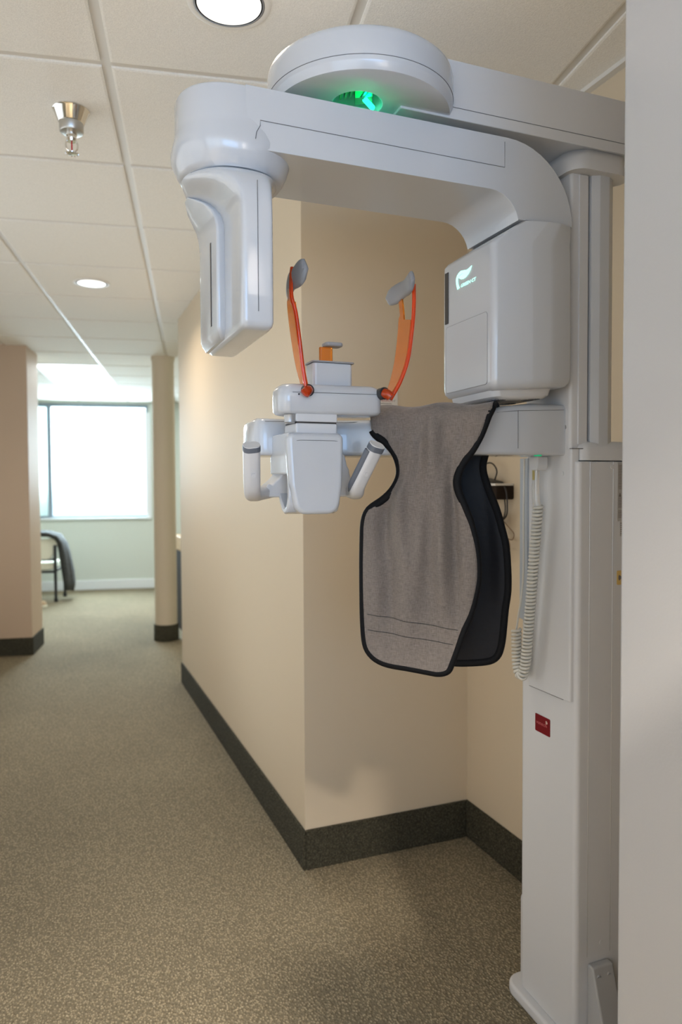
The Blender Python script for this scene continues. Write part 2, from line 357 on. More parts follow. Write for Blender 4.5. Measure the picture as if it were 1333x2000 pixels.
# ------------------------------------------------------------------ ceiling fittings
def downlight(x, y, label, r=0.080, power=14, spread=150, col=None):
    t = thing('recessed_downlight', label, 'ceiling light', (x, y, HC), 'recessed ceiling downlights')
    obj('trim_ring', lathe(nb(), [(r+0.016, HC+0.006), (r+0.016, HC-0.002), (r+0.010, HC-0.004), (r+0.002, HC-0.003), (r-0.001, HC+0.006)], x, y, 48), M_RING, t)
    obj('baffle_ring', lathe(nb(), [(r+0.0022, HC-0.0032), (r+0.0010, HC-0.0042), (r-0.0022, HC-0.0042), (r-0.0026, HC-0.0032)], x, y, 48), M_GREYPAD, t)
    obj('lens', lathe(nb(), [(r-0.002, HC-0.0015), (r-0.002, HC-0.0030), (r-0.03, HC-0.0045), (0.002, HC-0.005)], x, y, 48), M_LENS, t)
    l = bpy.data.lights.new('downlight_lamp', 'AREA'); l.shape = 'DISK'; l.size = 2*r*0.9; l.energy = power; l.color = col or WARM; l.spread = math.radians(spread)
    o = bpy.data.objects.new('downlight_lamp', l); C.objects.link(o); o.parent = t; o.location = (0, 0, -0.012)
downlight(0.394, 1.682, 'large round recessed downlight at the top edge above the scanner arm', power=2.5)
downlight(0.45, -0.82, 'round recessed downlight behind the viewpoint in the row of three', power=170, spread=116, col=(1.0, 0.90, 0.78))
downlight(0.205, 4.202, 'small-looking round recessed downlight farther along the corridor ceiling', power=8)
def troffer(j0, j1, label, power):
    a0, a1, b0, b1 = GX0-2*TS, GX0-TS, GY0+j0*TS, GY0+j1*TS
    t = thing('ceiling_troffer', label, 'ceiling light', G((a0+a1)/2, (b0+b1)/2, HC), 'flat panel lights by the far window')
    bm = nb()
    for q in ((a0+.012, a0+.03, b0+.012, b1-.012), (a1-.03, a1-.012, b0+.012, b1-.012), (a0+.03, a1-.03, b0+.012, b0+.03), (a0+.03, a1-.03, b1-.03, b1-.012)): gbox(bm, *q, HC-0.002, HC+0.0075)
    obj('frame', bm, M_TEE, t, smooth=False)
    obj('diffuser', gbox(nb(), a0+.03, a1-.03, b0+.03, b1-.03, HC+0.001, HC+0.006), M_TROFF, t, smooth=False)
    l = bpy.data.lights.new('troffer_lamp', 'AREA'); l.shape = 'RECTANGLE'; l.size = 0.54; l.size_y = (j1-j0)*TS-.06; l.energy = power; l.color = (0.92, 0.98, 1.0)
    o = bpy.data.objects.new('troffer_lamp', l); C.objects.link(o); o.parent = t; o.location = (0, 0, -0.01); o.rotation_euler = (0, 0, -GY)
troffer(8, 9, 'short bright square light panel in the far ceiling, nearer of two', 9)
troffer(9, 11, 'long bright light panel in the far ceiling next to the window', 18)
sp = thing('fire_sprinkler', 'chrome fire sprinkler head hanging from a ceiling tile at upper left', 'sprinkler', (0.064, 2.316, HC))
sx, syy = 0.064, 2.316
obj('escutcheon', lathe(nb(), [(0.052, HC+0.001), (0.053, HC-0.003), (0.050, HC-0.006), (0.037, HC-0.038), (0.0345, HC-0.040)], sx, syy, 40), M_CHROME, sp)
obj('cup', lathe(nb(), [(0.0345, HC-0.040), (0.0345, HC-0.062), (0.032, HC-0.066), (0.016, HC-0.068)], sx, syy, 40), mat('satin_nickel', (0.52, 0.50, 0.46), 0.35, metal=0.9), sp)
obj('nozzle', lathe(nb(), [(0.015, HC-0.066), (0.015, HC-0.076), (0.012, HC-0.077), (0.012, HC-0.083), (0.015, HC-0.084), (0.013, HC-0.092)], sx, syy, 24), M_CHROME, sp)
for s in (-1, 1):
    obj('yoke_arm', tube(nb(), crom([(sx+s*0.012, syy, HC-0.088), (sx+s*0.0165, syy, HC-0.100), (sx+s*0.014, syy, HC-0.113), (sx+s*0.004, syy, HC-0.123)], 5), 0.0026, 8), M_CHROME, sp)
obj('bulb', lathe(nb(), [(0.001, HC-0.091), (0.0022, HC-0.094), (0.0022, HC-0.115), (0.001, HC-0.120)], sx, syy, 12), M_GLASSTUBE, sp)
bm = lathe(nb(), [(0.006, HC-0.120), (0.006, HC-0.1235), (0.015, HC-0.125), (0.015, HC-0.1265), (0.004, HC-0.1275)], sx, syy, 24)
for k in range(12):
    a = 2*math.pi*k/12; c, s = math.cos(a), math.sin(a)
    tube(bm, [(sx+c*0.0145, syy+s*0.0145, HC-0.1258), (sx+c*0.019, syy+s*0.019, HC-0.127)], 0.0016, 6)
obj('deflector', bm, M_CHROME, sp)

# ------------------------------------------------------------------ the scanner
ct = thing('dental_scanner', 'large white panoramic dental scanner with overhead arm standing in the nook', 'dental scanner', (1.2, 1.41, 0))
YM = 1.41
# --- floor plate, column
obj('base_plate', PR(fillet([(1.066, 1.20), (1.40, 1.20), (1.40, 1.575), (1.074, 1.575)], [0.05, 0.02, 0.02, 0.045]), 'z', 0.0, 0.03), M_WHITE2, ct, bevel=0.008)
colp = fillet([(1.088, 1.309), (1.365, 1.309), (1.365, 1.535), (1.096, 1.535)], [0.012, 0.02, 0.02, 0.02])
bm = nb(); rings = []
for z, k in ((0.03, 1.0), (1.372, 1.0)): rings.append([(x, y, z) for x, y in colp])
loft(bm, rings)
col = obj('base_column', bm, M_WHITE2, ct, bevel=0.004)
obj('base_skirt', PR(rrect(1.104, 1.36, 1.40, 1.552, 0.02), 'z', 0.03, 0.26), M_WHITE2, col, bevel=0.012)
bm = nb(); rings = []
for z, e in ((1.374, 0.0), (1.398, 0.0), (1.412, -0.006), (1.418, -0.016)):
    rings.append([(x, y, z) for x, y in rrect(1.094-e, 1.365+e, 1.309-e, 1.525+e, 0.03)])
obj('column_cap', loft(nb(), rings), M_WHITE2, col)
for x in (1.122, 1.188): obj('cover_seam', tube(nb(), [(x, 1.3087, 0.23), (x, 1.3087, 1.372)], 0.0007, 5), M_STEEL, col)
for (px, pz) in ((1.185, 1.36), (1.163, 0.255)): obj('screw_cap', prism(nb(), [(px+0.0055*math.cos(a*math.pi/8), pz+0.0055*math.sin(a*math.pi/8)) for a in range(16)], 'y', 1.3080, 1.311), M_WHITE2, col, bevel=0.0006)
# clamp foot on the near side
M_BRK = mat('grey_bracket_paint', (0.40, 0.40, 0.40), 0.4, spec=0.6)
ft = obj('anchor_bracket', loft(nb(), [[(1.122, 1.309, 0.215), (1.182, 1.309, 0.215), (1.182, 1.290, 0.215), (1.122, 1.290, 0.215)], [(1.122, 1.309, 0.03), (1.182, 1.309, 0.03), (1.182, 1.235, 0.03), (1.122, 1.235, 0.03)]]), M_BRK, ct, bevel=0.005)
for x in (1.135, 1.165): obj('bolt', tube(nb(), [(x, 1.292, 0.196), (x, 1.2835, 0.194)], 0.005, 14), M_BRK, ft)
# front sliding carriage
car = obj('carriage', PR(fillet([(1.080, 1.327), (1.124, 1.325), (1.124, 1.505), (1.083, 1.505)], [0.008, 0.002, 0.002, 0.02]), 'z', 1.40, 2.012), M_WHITE2, ct)
obj('carriage_front_panel', PR(fillet([(1.0795, 1.322), (1.098, 1.318), (1.098, 1.480), (1.0805, 1.480)], [0.006, 0.001, 0.001, 0.004]), 'z', 0.825, 1.40), M_WHITE2, ct, bevel=0.001)
bm = tube(nb(), [(1.0872, 1.4815, 0.822), (1.0872, 1.4815, 0.92)], 0.0014, 6); tube(bm, [(1.0866, 1.481, 0.8225), (1.0852, 1.352, 0.8225)], 0.0012, 6)
obj('panel_seam', bm, M_SEAM, car)
obj('panel_seam', tube(nb(), [(1.0786, 1.325, 1.4005), (1.0786, 1.316, 1.4005), (1.124, 1.3165, 1.4005)], 0.0010, 6), M_SEAM, car)
obj('screw_cap', tube(nb(), [(1.083, 1.345, 1.450), (1.0785, 1.345, 1.450)], 0.0055, 16), M_GREYPAD, car)
obj('screw_cap', tube(nb(), [(1.083, 1.352, 1.345), (1.0785, 1.352, 1.345)], 0.0055, 16), M_WHITE2, car)
obj('carriage_edge_strip', BX(1.100, 1.1245, 1.3225, 1.327, 1.41, 2.010), M_WHITE2, car, bevel=0.0012)
# window reflection on the column's far front bevel, painted as a blue-grey strip
obj('edge_reflection_strip', PR(fillet([(1.0905, 1.497), (1.097, 1.494), (1.104, 1.538), (1.098, 1.540)], 0.001), 'z', 0.98, 1.386), mat('painted_window_reflection', (0.42, 0.47, 0.53), 0.35), col, bevel=0.001)
# rear telescopic column
obj('telescopic_column', PR(fillet([(1.133, 1.322), (1.150, 1.314), (1.176, 1.314), (1.196, 1.325), (1.215, 1.355), (1.215, 1.47), (1.190, 1.505), (1.133, 1.505)], [0.001, 0.004, 0.006, 0.02, 0.02, 0.02, 0.01, 0.001]), 'z', 1.40, 2.012), M_WHITE, ct)
# collar below the overhead arm
bm = nb(); rings = []
for z, (x0, x1, y0, y1, r) in ((2.012, (1.067, 1.222, 1.296, 1.525, 0.035)), (2.030, (1.072, 1.232, 1.303, 1.52, 0.038)), (2.055, (1.085, 1.250, 1.322, 1.50, 0.045)), (2.078, (1.098, 1.270, 1.337, 1.485, 0.05))):
    rings.append([(x, y, z) for x, y in rrect(x0, x1, y0, y1, r, 8)])
obj('column_collar', loft(bm, rings), M_WHITE2, ct, angle=60)
# overhead arm and round housing
AY0, AY1 = 1.330, 1.49
arm = obj('overhead_arm', PR(fillet([(0.66, AY0), (1.35, AY0), (1.35, AY1), (0.66, AY1)], [0.002, 0.03, 0.03, 0.002]), 'z', 2.078, 2.198), M_WHITE2, ct, bevel=0.014, seg=4)
obj('arm_seam', tube(nb(), [(0.74, AY0-0.0003, 2.1015), (1.33, AY0-0.0003, 2.1015)], 0.0007, 5), M_SEAM, arm)
RX, RY, RR = 0.607, 1.415, 0.193
HX, HY, HR = 0.577, 1.360, 0.050
rings = [ell(HX, HY, HR, HR, 2.134, 96), ell(HX, HY, HR, HR, 2.0835, 96), ell(HX, HY, HR+0.0015, HR+0.0015, 2.0825, 96)]
for r, z in ((RR-0.011, 2.0825), (RR-0.007, 2.0835), (RR-0.001, 2.096), (RR, 2.099), (RR, 2.150), (RR-0.002, 2.158), (RR-0.008, 2.164), (RR-0.03, 2.168), (0.04, 2.170), (0.0001, 2.170)): rings.append(ell(RX, RY, r, r, z, 96))
bm = loft(nb(), rings, caps=False)
disc = obj('round_housing', bm, M_WHITE, ct, angle=32)
obj('housing_seam', tube(nb(), [(RX+(RR+0.0002)*math.cos(a), RY+(RR+0.0002)*math.sin(a), 2.107) for a in [math.pi*(0.93+k*0.0122) for k in range(90)]], 0.0007, 5), M_SEAM, disc)
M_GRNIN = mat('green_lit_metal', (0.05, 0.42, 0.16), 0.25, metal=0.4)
obj('recess_roof', PR([(HX+0.0505*math.cos(k*math.pi/16), HY+0.0505*math.sin(k*math.pi/16)) for k in range(32)], 'z', 2.130, 2.134), M_GRNIN, disc)
# the gantry that turns below it
GW0, GW1 = 1.308, 1.512
outer = [(0.34, 2.050), (0.90, 2.050)]
for k in range(1, 13):
    a = math.pi/2*(1-k/12); outer.append((0.900+0.168*math.cos(a), 1.882+0.168*math.sin(a)))
prof = [(0.335, 2.050)]+outer[1:]+[(0.928, 1.884)]
for k in range(1, 9):
    a = k/8*math.pi/2; prof.append((0.858+0.070*math.cos(a), 1.868+0.070*math.sin(a)))
prof += [(0.335, 1.938)]
gan = obj('rotating_gantry', PR(prof, 'y', GW0, GW1), M_WHITE, ct, bevel=0.020, seg=6)
bm = tube(nb(), [(0.350, GW0-0.012, 1.950), (0.354, GW0-0.004, 1.966), (0.362, GW0-0.0006, 1.980), (0.362, GW0-0.0004, 1.990), (0.892, GW0-0.0004, 1.987), (0.892, GW0-0.0004, 2.040)], 0.0007, 5)
obj('cover_seam', bm, M_SEAM, gan)
obj('swivel', lathe(nb(), [(0.048, 2.046), (0.048, 2.060), (0.045, 2.088)], RX+0.02, RY+0.03, 32), M_WHITE2, gan)
bm = nb(); rings = []
for z, r in ((2.0500, 0.085), (2.0500, 0.097), (2.0485, 0.1005), (2.045, 0.102), (1.992, 0.1022), (1.980, 0.1040), (1.966, 0.1075), (1.952, 0.1100), (1.942, 0.1095), (1.928, 0.1055), (1.914, 0.0990), (1.9045, 0.0925)):
    rings.append(ell(0.330, YM, r*1.035, r, z, 80, 2.3 if z > 1.93 else 2.1))
cap = obj('gantry_head', loft(bm, rings), M_WHITE, gan, angle=55)
# sensor unit
bm = nb(); rings = []
for z, cx, hx, hy, p in ((1.6000, 0.3425, 0.022, 0.140, 9), (1.6015, 0.3425, 0.026, 0.149, 10), (1.606, 0.3425, 0.0295, 0.1545, 11), (1.614, 0.3425, 0.031, 0.157, 12), (1.800, 0.3425, 0.031, 0.157, 12), (1.822, 0.342, 0.0315, 0.157, 11), (1.842, 0.340, 0.035, 0.155, 9), (1.860, 0.336, 0.043, 0.149, 6.5), (1.875, 0.332, 0.056, 0.139, 4.5), (1.886, 0.330, 0.070, 0.127, 3.4), (1.895, 0.329, 0.082, 0.112, 2.6), (1.901, 0.328, 0.089, 0.100, 2.2), (1.9045, 0.328, 0.0915, 0.0915, 2.0)):
    rings.append(ell(cx, 1.415, hx, hy, z, 120, p))
sen = obj('sensor_unit', loft(bm, rings), M_WHITE, ct, angle=60)
bm = nb(); rings = []
for z, x0, y0, y1 in ((1.606, 0.306, 1.402, 1.566), (1.618, 0.298, 1.386, 1.568), (1.626, 0.295, 1.384, 1.568), (1.815, 0.295, 1.384, 1.567), (1.835, 0.292, 1.386, 1.562), (1.850, 0.286, 1.394, 1.552), (1.864, 0.275, 1.406, 1.540), (1.876, 0.262, 1.424, 1.520), (1.888, 0.252, 1.450, 1.49)):
    rings.append([(x, y, z) for x, y in fillet([(x0, y0), (0.33, y0+0.012), (0.33, y1), (x0, y1)], [0.005, 0.001, 0.001, 0.012], 4)])
blk = obj('sensor_back_block', loft(bm, rings), M_WHITE, sen, angle=50)
obj('vent_slot', BX(0.2938, 0.2965, 1.436, 1.443, 1.637, 1.80), M_DARK, blk, smooth=False)
obj('unit_seam', tube(nb(), [(0.342, 1.2578, 1.63), (0.342, 1.2578, 1.86)], 0.0007, 5), M_SEAM, sen)
obj('status_lamp', BX(0.3700, 0.3742, 1.284, 1.300, 1.648, 1.672), M_LOGO, sen, smooth=False)
# source unit
sp_ = [(0.862, 1.520), (1.063, 1.540), (1.063, 1.880), (0.935, 1.880), (0.862, 1.835)]
plan = fillet([(0.860, 1.302), (0.950, 1.288), (1.000, 1.287), (1.063, 1.300), (1.063, 1.520), (0.860, 1.522)], [0.016, 0.03, 0.06, 0.012, 0.02, 0.02], 6)
bm = nb(); rings = []
def xin(z):   # left limit of the box at height z
    return 0.860 if z <= 1.832 else 0.860+(z-1.832)*1.55
for z, e in ((1.521, 0.016), (1.524, 0.008), (1.532, 0.002), (1.542, 0.0), (1.69, 0.0), (1.826, 0.0), (1.836, 0.001), (1.850, 0.0), (1.868, 0.0), (1.8815, 0.0)):
    xl = xin(z)
    ring = []
    for x, y in plan:
        t = (x-0.860)/0.203; x2 = xl+(1.063-xl)*t
        cx, cyy = 0.96, 1.405
        taper = 1.0 if z < 1.75 else 1.0-0.028*((z-1.75)/0.13)
        ring.append((x2+(e if x2 < cx else -e)*(abs(x2-cx)/0.1), cyy+(y-cyy)*(taper)+(e if y < cyy else -e)*(abs(y-cyy)/0.11), z+0.012*t*(1 if z < 1.55 else 0)))
    rings.append(ring)
src = obj('source_unit', loft(bm, rings), M_WHITE, ct, angle=50)
obj('unit_seam', tube(nb(), [(0.936, 1.50, 1.8828), (0.936, 1.330, 1.8828), (0.945, 1.3065, 1.8828), (0.985, 1.3055, 1.8828), (1.063, 1.3065, 1.8828)], 0.0012, 6), M_SEAM, src)
obj('beam_slot', BX(0.8585, 0.863, 1.486, 1.501, 1.696, 1.8145), M_DARK, src, bevel=0.0005)
pp = rrect(1.323, 1.497, 1.535, 1.688, 0.008)
obj('port_panel', PR(pp, 'x', 0.8593, 0.863), M_WHITE, src, bevel=0.0006)
obj('port_groove', tube(nb(), [(0.8597, y, z) for y, z in pp+pp[:1]], 0.0007, 5), M_GREYPAD, src)
for (vx, vy) in ((0.90, 1.44), (0.90, 1.35), (0.99, 1.44), (0.99, 1.35)):
    bm = nb()
    for k in range(7):
        xx = vx-0.018+k*0.006; zz = 1.5017+0.059*(xx-0.860); hh = 0.019*math.sqrt(max(0.05, 1-((k-3)/3.4)**2)); tube(bm, [(xx, vy-hh, zz), (xx, vy+hh, zz)], 0.0011, 6)
    obj('vent_grille', bm, M_SEAM, src)
obj('bottom_pan', loft(nb(), [[(x, y, zz+dz*(x-0.86)) for x, y in rrect(0.872+e, 1.030-e, 1.318+e, 1.508-e, 0.02)] for zz, dz, e in ((1.524, 0.059, 0.0), (1.508, 0.059, 0.004), (1.502, 0.059, 0.012))]), M_WHITE2, src)
LOGO = [(-0.035, 1.764), (-0.039, 1.775), (-0.041, 1.785), (-0.0395, 1.791), (-0.036, 1.7955), (-0.028, 1.800), (-0.020, 1.8020), (-0.012, 1.8010), (0.005, 1.7975), (0.015, 1.7985), (0.0255, 1.8015), (0.020, 1.793), (0.012, 1.787), (0.001, 1.7825), (-0.010, 1.7815), (-0.020, 1.7835), (-0.028, 1.7880), (-0.0285, 1.7905), (-0.017, 1.7935), (-0.003, 1.7935), (-0.019, 1.7953), (-0.0305, 1.7925), (-0.0335, 1.7875), (-0.0335, 1.782), (-0.031, 1.774), (-0.0255, 1.766)]
lg = obj('backlit_logo', PR([(YM-u, z) for u, z in LOGO], 'x', 0.8585, 0.8605), M_LOGO, src, smooth=False)
text('logo_lettering', 'GREEN CT', M_LOGO, (0.8592, 1.4315, 1.7648), 0.0105, (0, -1, 0), (0, 0, 1), src, shear=0.25, width=0.063)
# --- chin rest arm
path = crom([(1.082, 1.402, 0), (0.98, 1.402, 0), (0.885, 1.410, 0), (0.79, 1.445, 0), (0.70, 1.505, 0), (0.62, 1.550, 0), (0.53, 1.562, 0), (0.42, 1.562, 0)], 6)
bm = nb(); rings = []
for i, p in enumerate(path):
    t = (path[min(i+1, len(path)-1)]-path[max(i-1, 0)]).normalized(); s = t.cross(V((0, 0, 1)))
    f = i/(len(path)-1); zt = 1.502-0.036*min(1, max(0, (f-0.12)/0.45)); zb = 1.386; h = 0.060
    sec = fillet([(-h, zb), (h, zb), (h, zt), (-h, zt)], [0.008, 0.008, 0.016, 0.016], 4)
    rings.append([(p.x+s.x*a, p.y+s.y*a, b) for a, b in sec])
t_end = [0.55, 0.82]
for k, (dx, sc_) in enumerate(((-0.012, 0.93), (-0.020, 0.78))):
    p = path[-1]; sec = fillet([(-h*sc_, 1.386+0.012*k), (h*sc_, 1.386+0.012*k), (h*sc_, 1.466-0.008*k), (-h*sc_, 1.466-0.008*k)], [0.008, 0.008, 0.016, 0.016], 4)
    rings.append([(p.x+dx, p.y+V((-1, 0, 0)).cross(V((0, 0, 1))).y*a, b) for a, b in sec])
ca = obj('chin_rest_arm', loft(bm, rings), M_WHITE, ct, angle=50)
obj('arm_seam', tube(nb(), [(0.952, 1.3422, 1.400), (0.952, 1.3422, 1.483)], 0.0007, 5), M_SEAM, ca)
obj('arm_seam', tube(nb(), [(1.075, 1.3415, 1.4885), (0.952, 1.3415, 1.483), (0.90, 1.3475, 1.478)], 0.0006, 5), M_SEAM, ca)
obj('arm_seam', tube(nb(), [(0.66, 1.4745, 1.4625), (0.60, 1.4955, 1.4600), (0.42, 1.5018, 1.4585)], 0.0006, 5), M_SEAM, ca)
obj('status_lamp', loft(nb(), [ell(1.012, 1.352, 0.011, 0.007, 1.3868, 20), ell(1.012, 1.352, 0.009, 0.005, 1.3835, 20)]), M_GREENLED2, ca)
# handle bracket below the arm
prof = [(0.455, 1.388), (0.585, 1.388), (0.592, 1.362)]
for k in range(9):
    t = k/8; prof.append((0.596+0.030*t*t, 1.355-0.047*t))
prof += [(0.628, 1.296), (0.394, 1.296), (0.394, 1.306)]
for k in range(9):
    t = 1-k/8; prof.append((0.448-0.050*t*t, 1.362-0.052*t))
hb = obj('handle_bracket', PR(prof, 'y', 1.455, 1.53), M_WHITE2, ct, bevel=0.010)
obj('screw_cap', tube(nb(), [(0.415, 1.456, 1.318), (0.415, 1.4535, 1.318)], 0.006, 16), M_WHITE2, hb)
def handle(pts, gx):
    sec = fillet([(-0.0138, -0.0158), (0.0138, -0.0158), (0.0138, 0.0158), (-0.0138, 0.0158)], 0.011, 5)
    P = crom(pts, 8)
    hd = obj('handle', sweep(nb(), P, sec, up=(1, 0, 0)), M_WHITE2, ct, angle=50)
    return hd, P
h1, P1 = handle([(0.425, 1.49, 1.309), (0.392, 1.45, 1.305), (0.366, 1.400, 1.304), (0.354, 1.362, 1.318), (0.347, 1.336, 1.360), (0.342, 1.317, 1.397)], 0)
h2, P2 = handle([(0.615, 1.50, 1.308), (0.602, 1.45, 1.306), (0.588, 1.400, 1.306), (0.580, 1.372, 1.322), (0.590, 1.345, 1.362), (0.601, 1.320, 1.402)], 0)
secb = fillet([(-0.0143, -0.0164), (0.0143, -0.0164), (0.0143, 0.0164), (-0.0143, 0.0164)], 0.011, 5)
for hd, P in ((h1, P1), (h2, P2)):
    a, b = P[-4], P[-1]
    obj('grip_band', sweep(nb(), [b-(b-a)*0.75, b-(b-a)*0.12], secb, up=(1, 0, 0)), M_GRIP, hd)
    obj('button_cap', tube(nb(), [P[-12]+V((-0.0005, -0.0150, -0.004)), P[-12]+V((-0.0005, -0.0162, -0.0045))], 0.0045, 16), M_WHITE2, hd)
def inlay(P, i0, i1, off, wd, hd):
    pts = [P[i]+off for i in range(i0, i1)]
    sec = fillet([(-wd, -0.0025), (wd, -0.0025), (wd, 0.0025), (-wd, 0.0025)], 0.002, 3)
    obj('grip_inlay', sweep(nb(), pts, sec, up=(0.9, 0.2, -0.4)), M_GRIP, hd)
pts = [p+V((-0.0130, -0.004, 0.004)) for p in P2[17:-3]]
obj('grip_inlay', tube(nb(), pts, [0.0075]*len(pts), 12), M_GRIP, h2)
# chin bracket
prof = [(1.392, 1.428), (1.388, 1.40), (1.388, 1.300), (1.392, 1.280), (1.404, 1.266), (1.420, 1.262), (1.436, 1.268), (1.452, 1.285), (1.466, 1.306), (1.460, 1.311), (1.446, 1.293), (1.432, 1.279), (1.420, 1.274), (1.410, 1.277), (1.402, 1.288), (1.400, 1.302), (1.400, 1.343), (1.52, 1.345), (1.52, 1.428)]
cb = obj('chin_bracket', PR(prof, 'x', 0.436, 0.548), M_WHITE, ct, bevel=0.010, seg=4)
bm = nb(); rings = []
for z, a, b in ((1.275, 0.478, 0.505), (1.268, 0.47, 0.515)): pass
fr = fillet([(0.432, 1.426), (0.552, 1.426), (0.552, 1.40), (0.549, 1.32), (0.540, 1.262), (0.450, 1.262), (0.437, 1.32), (0.432, 1.40)], [0.020, 0.020, 0.01, 0.05, 0.026, 0.026, 0.05, 0.01], 6)
obj('bracket_shell', PR(fr, 'y', 1.376, 1.404), M_WHITE, cb, bevel=0.012, seg=5)
obj('shell_seam', tube(nb(), [(0.436, 1.392, 1.402), (0.440, 1.3775, 1.4085), (0.458, 1.3755, 1.411), (0.53, 1.3755, 1.411), (0.546, 1.3775, 1.4095), (0.551, 1.39, 1.406)], 0.0006, 5), M_SEAM, cb)
nk = obj('neck', BX(0.455, 0.545, 1.395, 1.475, 1.42, 1.4475), M_WHITE2, cb, bevel=0.004)
obj('neck', BX(0.455, 0.545, 1.395, 1.475, 1.450, 1.475), M_WHITE2, cb, bevel=0.003)
obj('neck_gap', BX(0.457, 0.543, 1.397, 1.473, 1.4465, 1.4515), M_DARK, cb, smooth=False)
# tray
tp = fillet([(0.421, 1.388), (0.646, 1.388), (0.646, 1.470), (0.421, 1.470)], [0.022, 0.018, 0.018, 0.03], 8)
bm = nb(); rings = []
for z, e in ((1.4645, -0.010), (1.4665, -0.004), (1.472, 0.0), (1.500, 0.0005), (1.513, 0.0), (1.521, -0.004), (1.526, -0.011)):
    rings.append([(x+(-e if x < 0.53 else e), y+(-e if y < 1.43 else e), z+ (x-0.42)*0.008) for x, y in tp])
tr = obj('chin_rest_tray', loft(bm, rings), M_WHITE, ct, angle=50)
obj('tray_seam', tube(nb(), [(0.446, 1.3874, 1.508), (0.53, 1.3872, 1.509), (0.64, 1.3876, 1.5105)], 0.0006, 5), M_SEAM, tr)
obj('tray_knob', lathe(nb(), [(0.0095, 1.447), (0.0115, 1.449), (0.0115, 1.463), (0.0125, 1.4645)], 0.446, 1.408, 20), M_STEEL, tr)
obj('tray_pinhole', tube(nb(), [(0.459, 1.389, 1.504), (0.459, 1.3865, 1.504)], 0.0018, 10), M_BLACK, tr)
# bite post
bp_ = obj('bite_post', PR(rrect(0.500, 0.588, 1.415, 1.465, 0.008), 'z', 1.515, 1.5755), M_WHITE, tr, bevel=0.003)
obj('post_gasket', PR(rrect(0.498, 0.592, 1.413, 1.467, 0.006), 'z', 1.5758, 1.5788), M_GREYPAD, bp_)
obj('chin_cup_clip', PR(rrect(0.521, 0.550, 1.432, 1.441, 0.003), 'z', 1.579, 1.611), M_AMBER, tr, bevel=0.0015)
obj('chin_cup_pad', PR(rrect(0.528, 0.568, 1.415, 1.446, 0.008), 'z', 1.611, 1.6195), M_GREYPAD, tr, bevel=0.003)
# temple supports
def temple(px, side, ptsmain, ptsfront, pad, padn, piv):
    ax = obj('temple_support', tube(nb(), [(piv[0]-side*0.000, piv[1]-0.010, piv[2]), (piv[0], piv[1]+0.012, piv[2])], 0.0125, 20), M_BLACK, tr, bevel=0.002)
    obj('pivot_knuckle', loft(nb(), [ell(0, 0, 0.0105, 0.0105, 0, 16)]*1+[ell(0, 0, 0.0105, 0.0105, 0.001, 16)], True) if False else tube(nb(), crom([V(piv)+V((0, -0.006, 0)), V(piv)+V((side*0.006, -0.014, -0.004)), V(piv)+V((side*0.012, -0.016, -0.010))], 4), [0.0105]*4+[0.010]*4+[0.005], 14), M_ORANGE, ax)
    P = crom(ptsmain, 7)
    bm = nb(); rings = []
    for i, p in enumerate(P):
        f = i/(len(P)-1); th = 0.0020
        far = 0.010+0.022*math.sin(math.pi*min(1, f*1.05+0.10)) if f < 0.78 else 0.0085
        near = 0.0085 if f > 0.72 else min(p.y-1.377, 0.06)
        t = (P[min(i+1, len(P)-1)]-P[max(i-1, 0)]).normalized(); s = t.cross(V((0, 1, 0))).normalized()
        rings.append([p+s*a+V((0, b, 0)) for a, b in ((-th, -near), (th, -near), (th, far), (-th, far))])
    obj('temple_blade', loft(bm, rings), M_AMBER, ax, bevel=0.0008)
    obj('temple_rib', tube(nb(), crom(ptsfront, 7), 0.0042, 10), M_ORANGE, ax)
    obj('temple_pad', loft(nb(), pad), M_GREYPAD, ax, angle=60)
def padloft(x, sgn, y0, y1, zc0, zc1, h0, h1, th):
    rings = []
    for k in range(15):
        t = k/14; y = y0+(y1-y0)*t; e = math.sqrt(max(0.02, 1-(2*t-1)**8))
        zc = zc0+(zc1-zc0)*t; h = (h0+(h1-h0)*t)*e*(1-0.16*math.exp(-((t-0.45)/0.14)**2)); th2 = th*(0.6+0.4*e)
        xx = x+sgn*0.010*math.sin(math.pi*t)
        rings.append([(xx+th2*a, y, zc+h*b) for a, b in circ(1, 14)])
    return rings
# right
temple('r', 1, [(0.655, 1.388, 1.503), (0.678, 1.395, 1.540), (0.695, 1.402, 1.586), (0.704, 1.410, 1.640), (0.708, 1.422, 1.690), (0.708, 1.430, 1.728)],
       [(0.658, 1.378, 1.500), (0.680, 1.376, 1.538), (0.697, 1.374, 1.585), (0.706, 1.374, 1.640), (0.712, 1.376, 1.690), (0.715, 1.380, 1.745)],
       padloft(0.699, 1, 1.355, 1.478, 1.749, 1.737, 0.0235, 0.021, 0.008), 1, (0.643, 1.384, 1.5125))
# left
temple('l', -1, [(0.476, 1.392, 1.512), (0.466, 1.392, 1.560), (0.459, 1.395, 1.612), (0.452, 1.400, 1.662), (0.448, 1.408, 1.700), (0.450, 1.415, 1.735)],
       [(0.473, 1.378, 1.503), (0.464, 1.378, 1.560), (0.457, 1.376, 1.612), (0.450, 1.376, 1.662), (0.442, 1.378, 1.695), (0.446, 1.392, 1.735), (0.450, 1.397, 1.757)],
       padloft(0.462, -1, 1.345, 1.458, 1.742, 1.724, 0.027, 0.025, 0.007), -1, (0.476, 1.386, 1.5115))
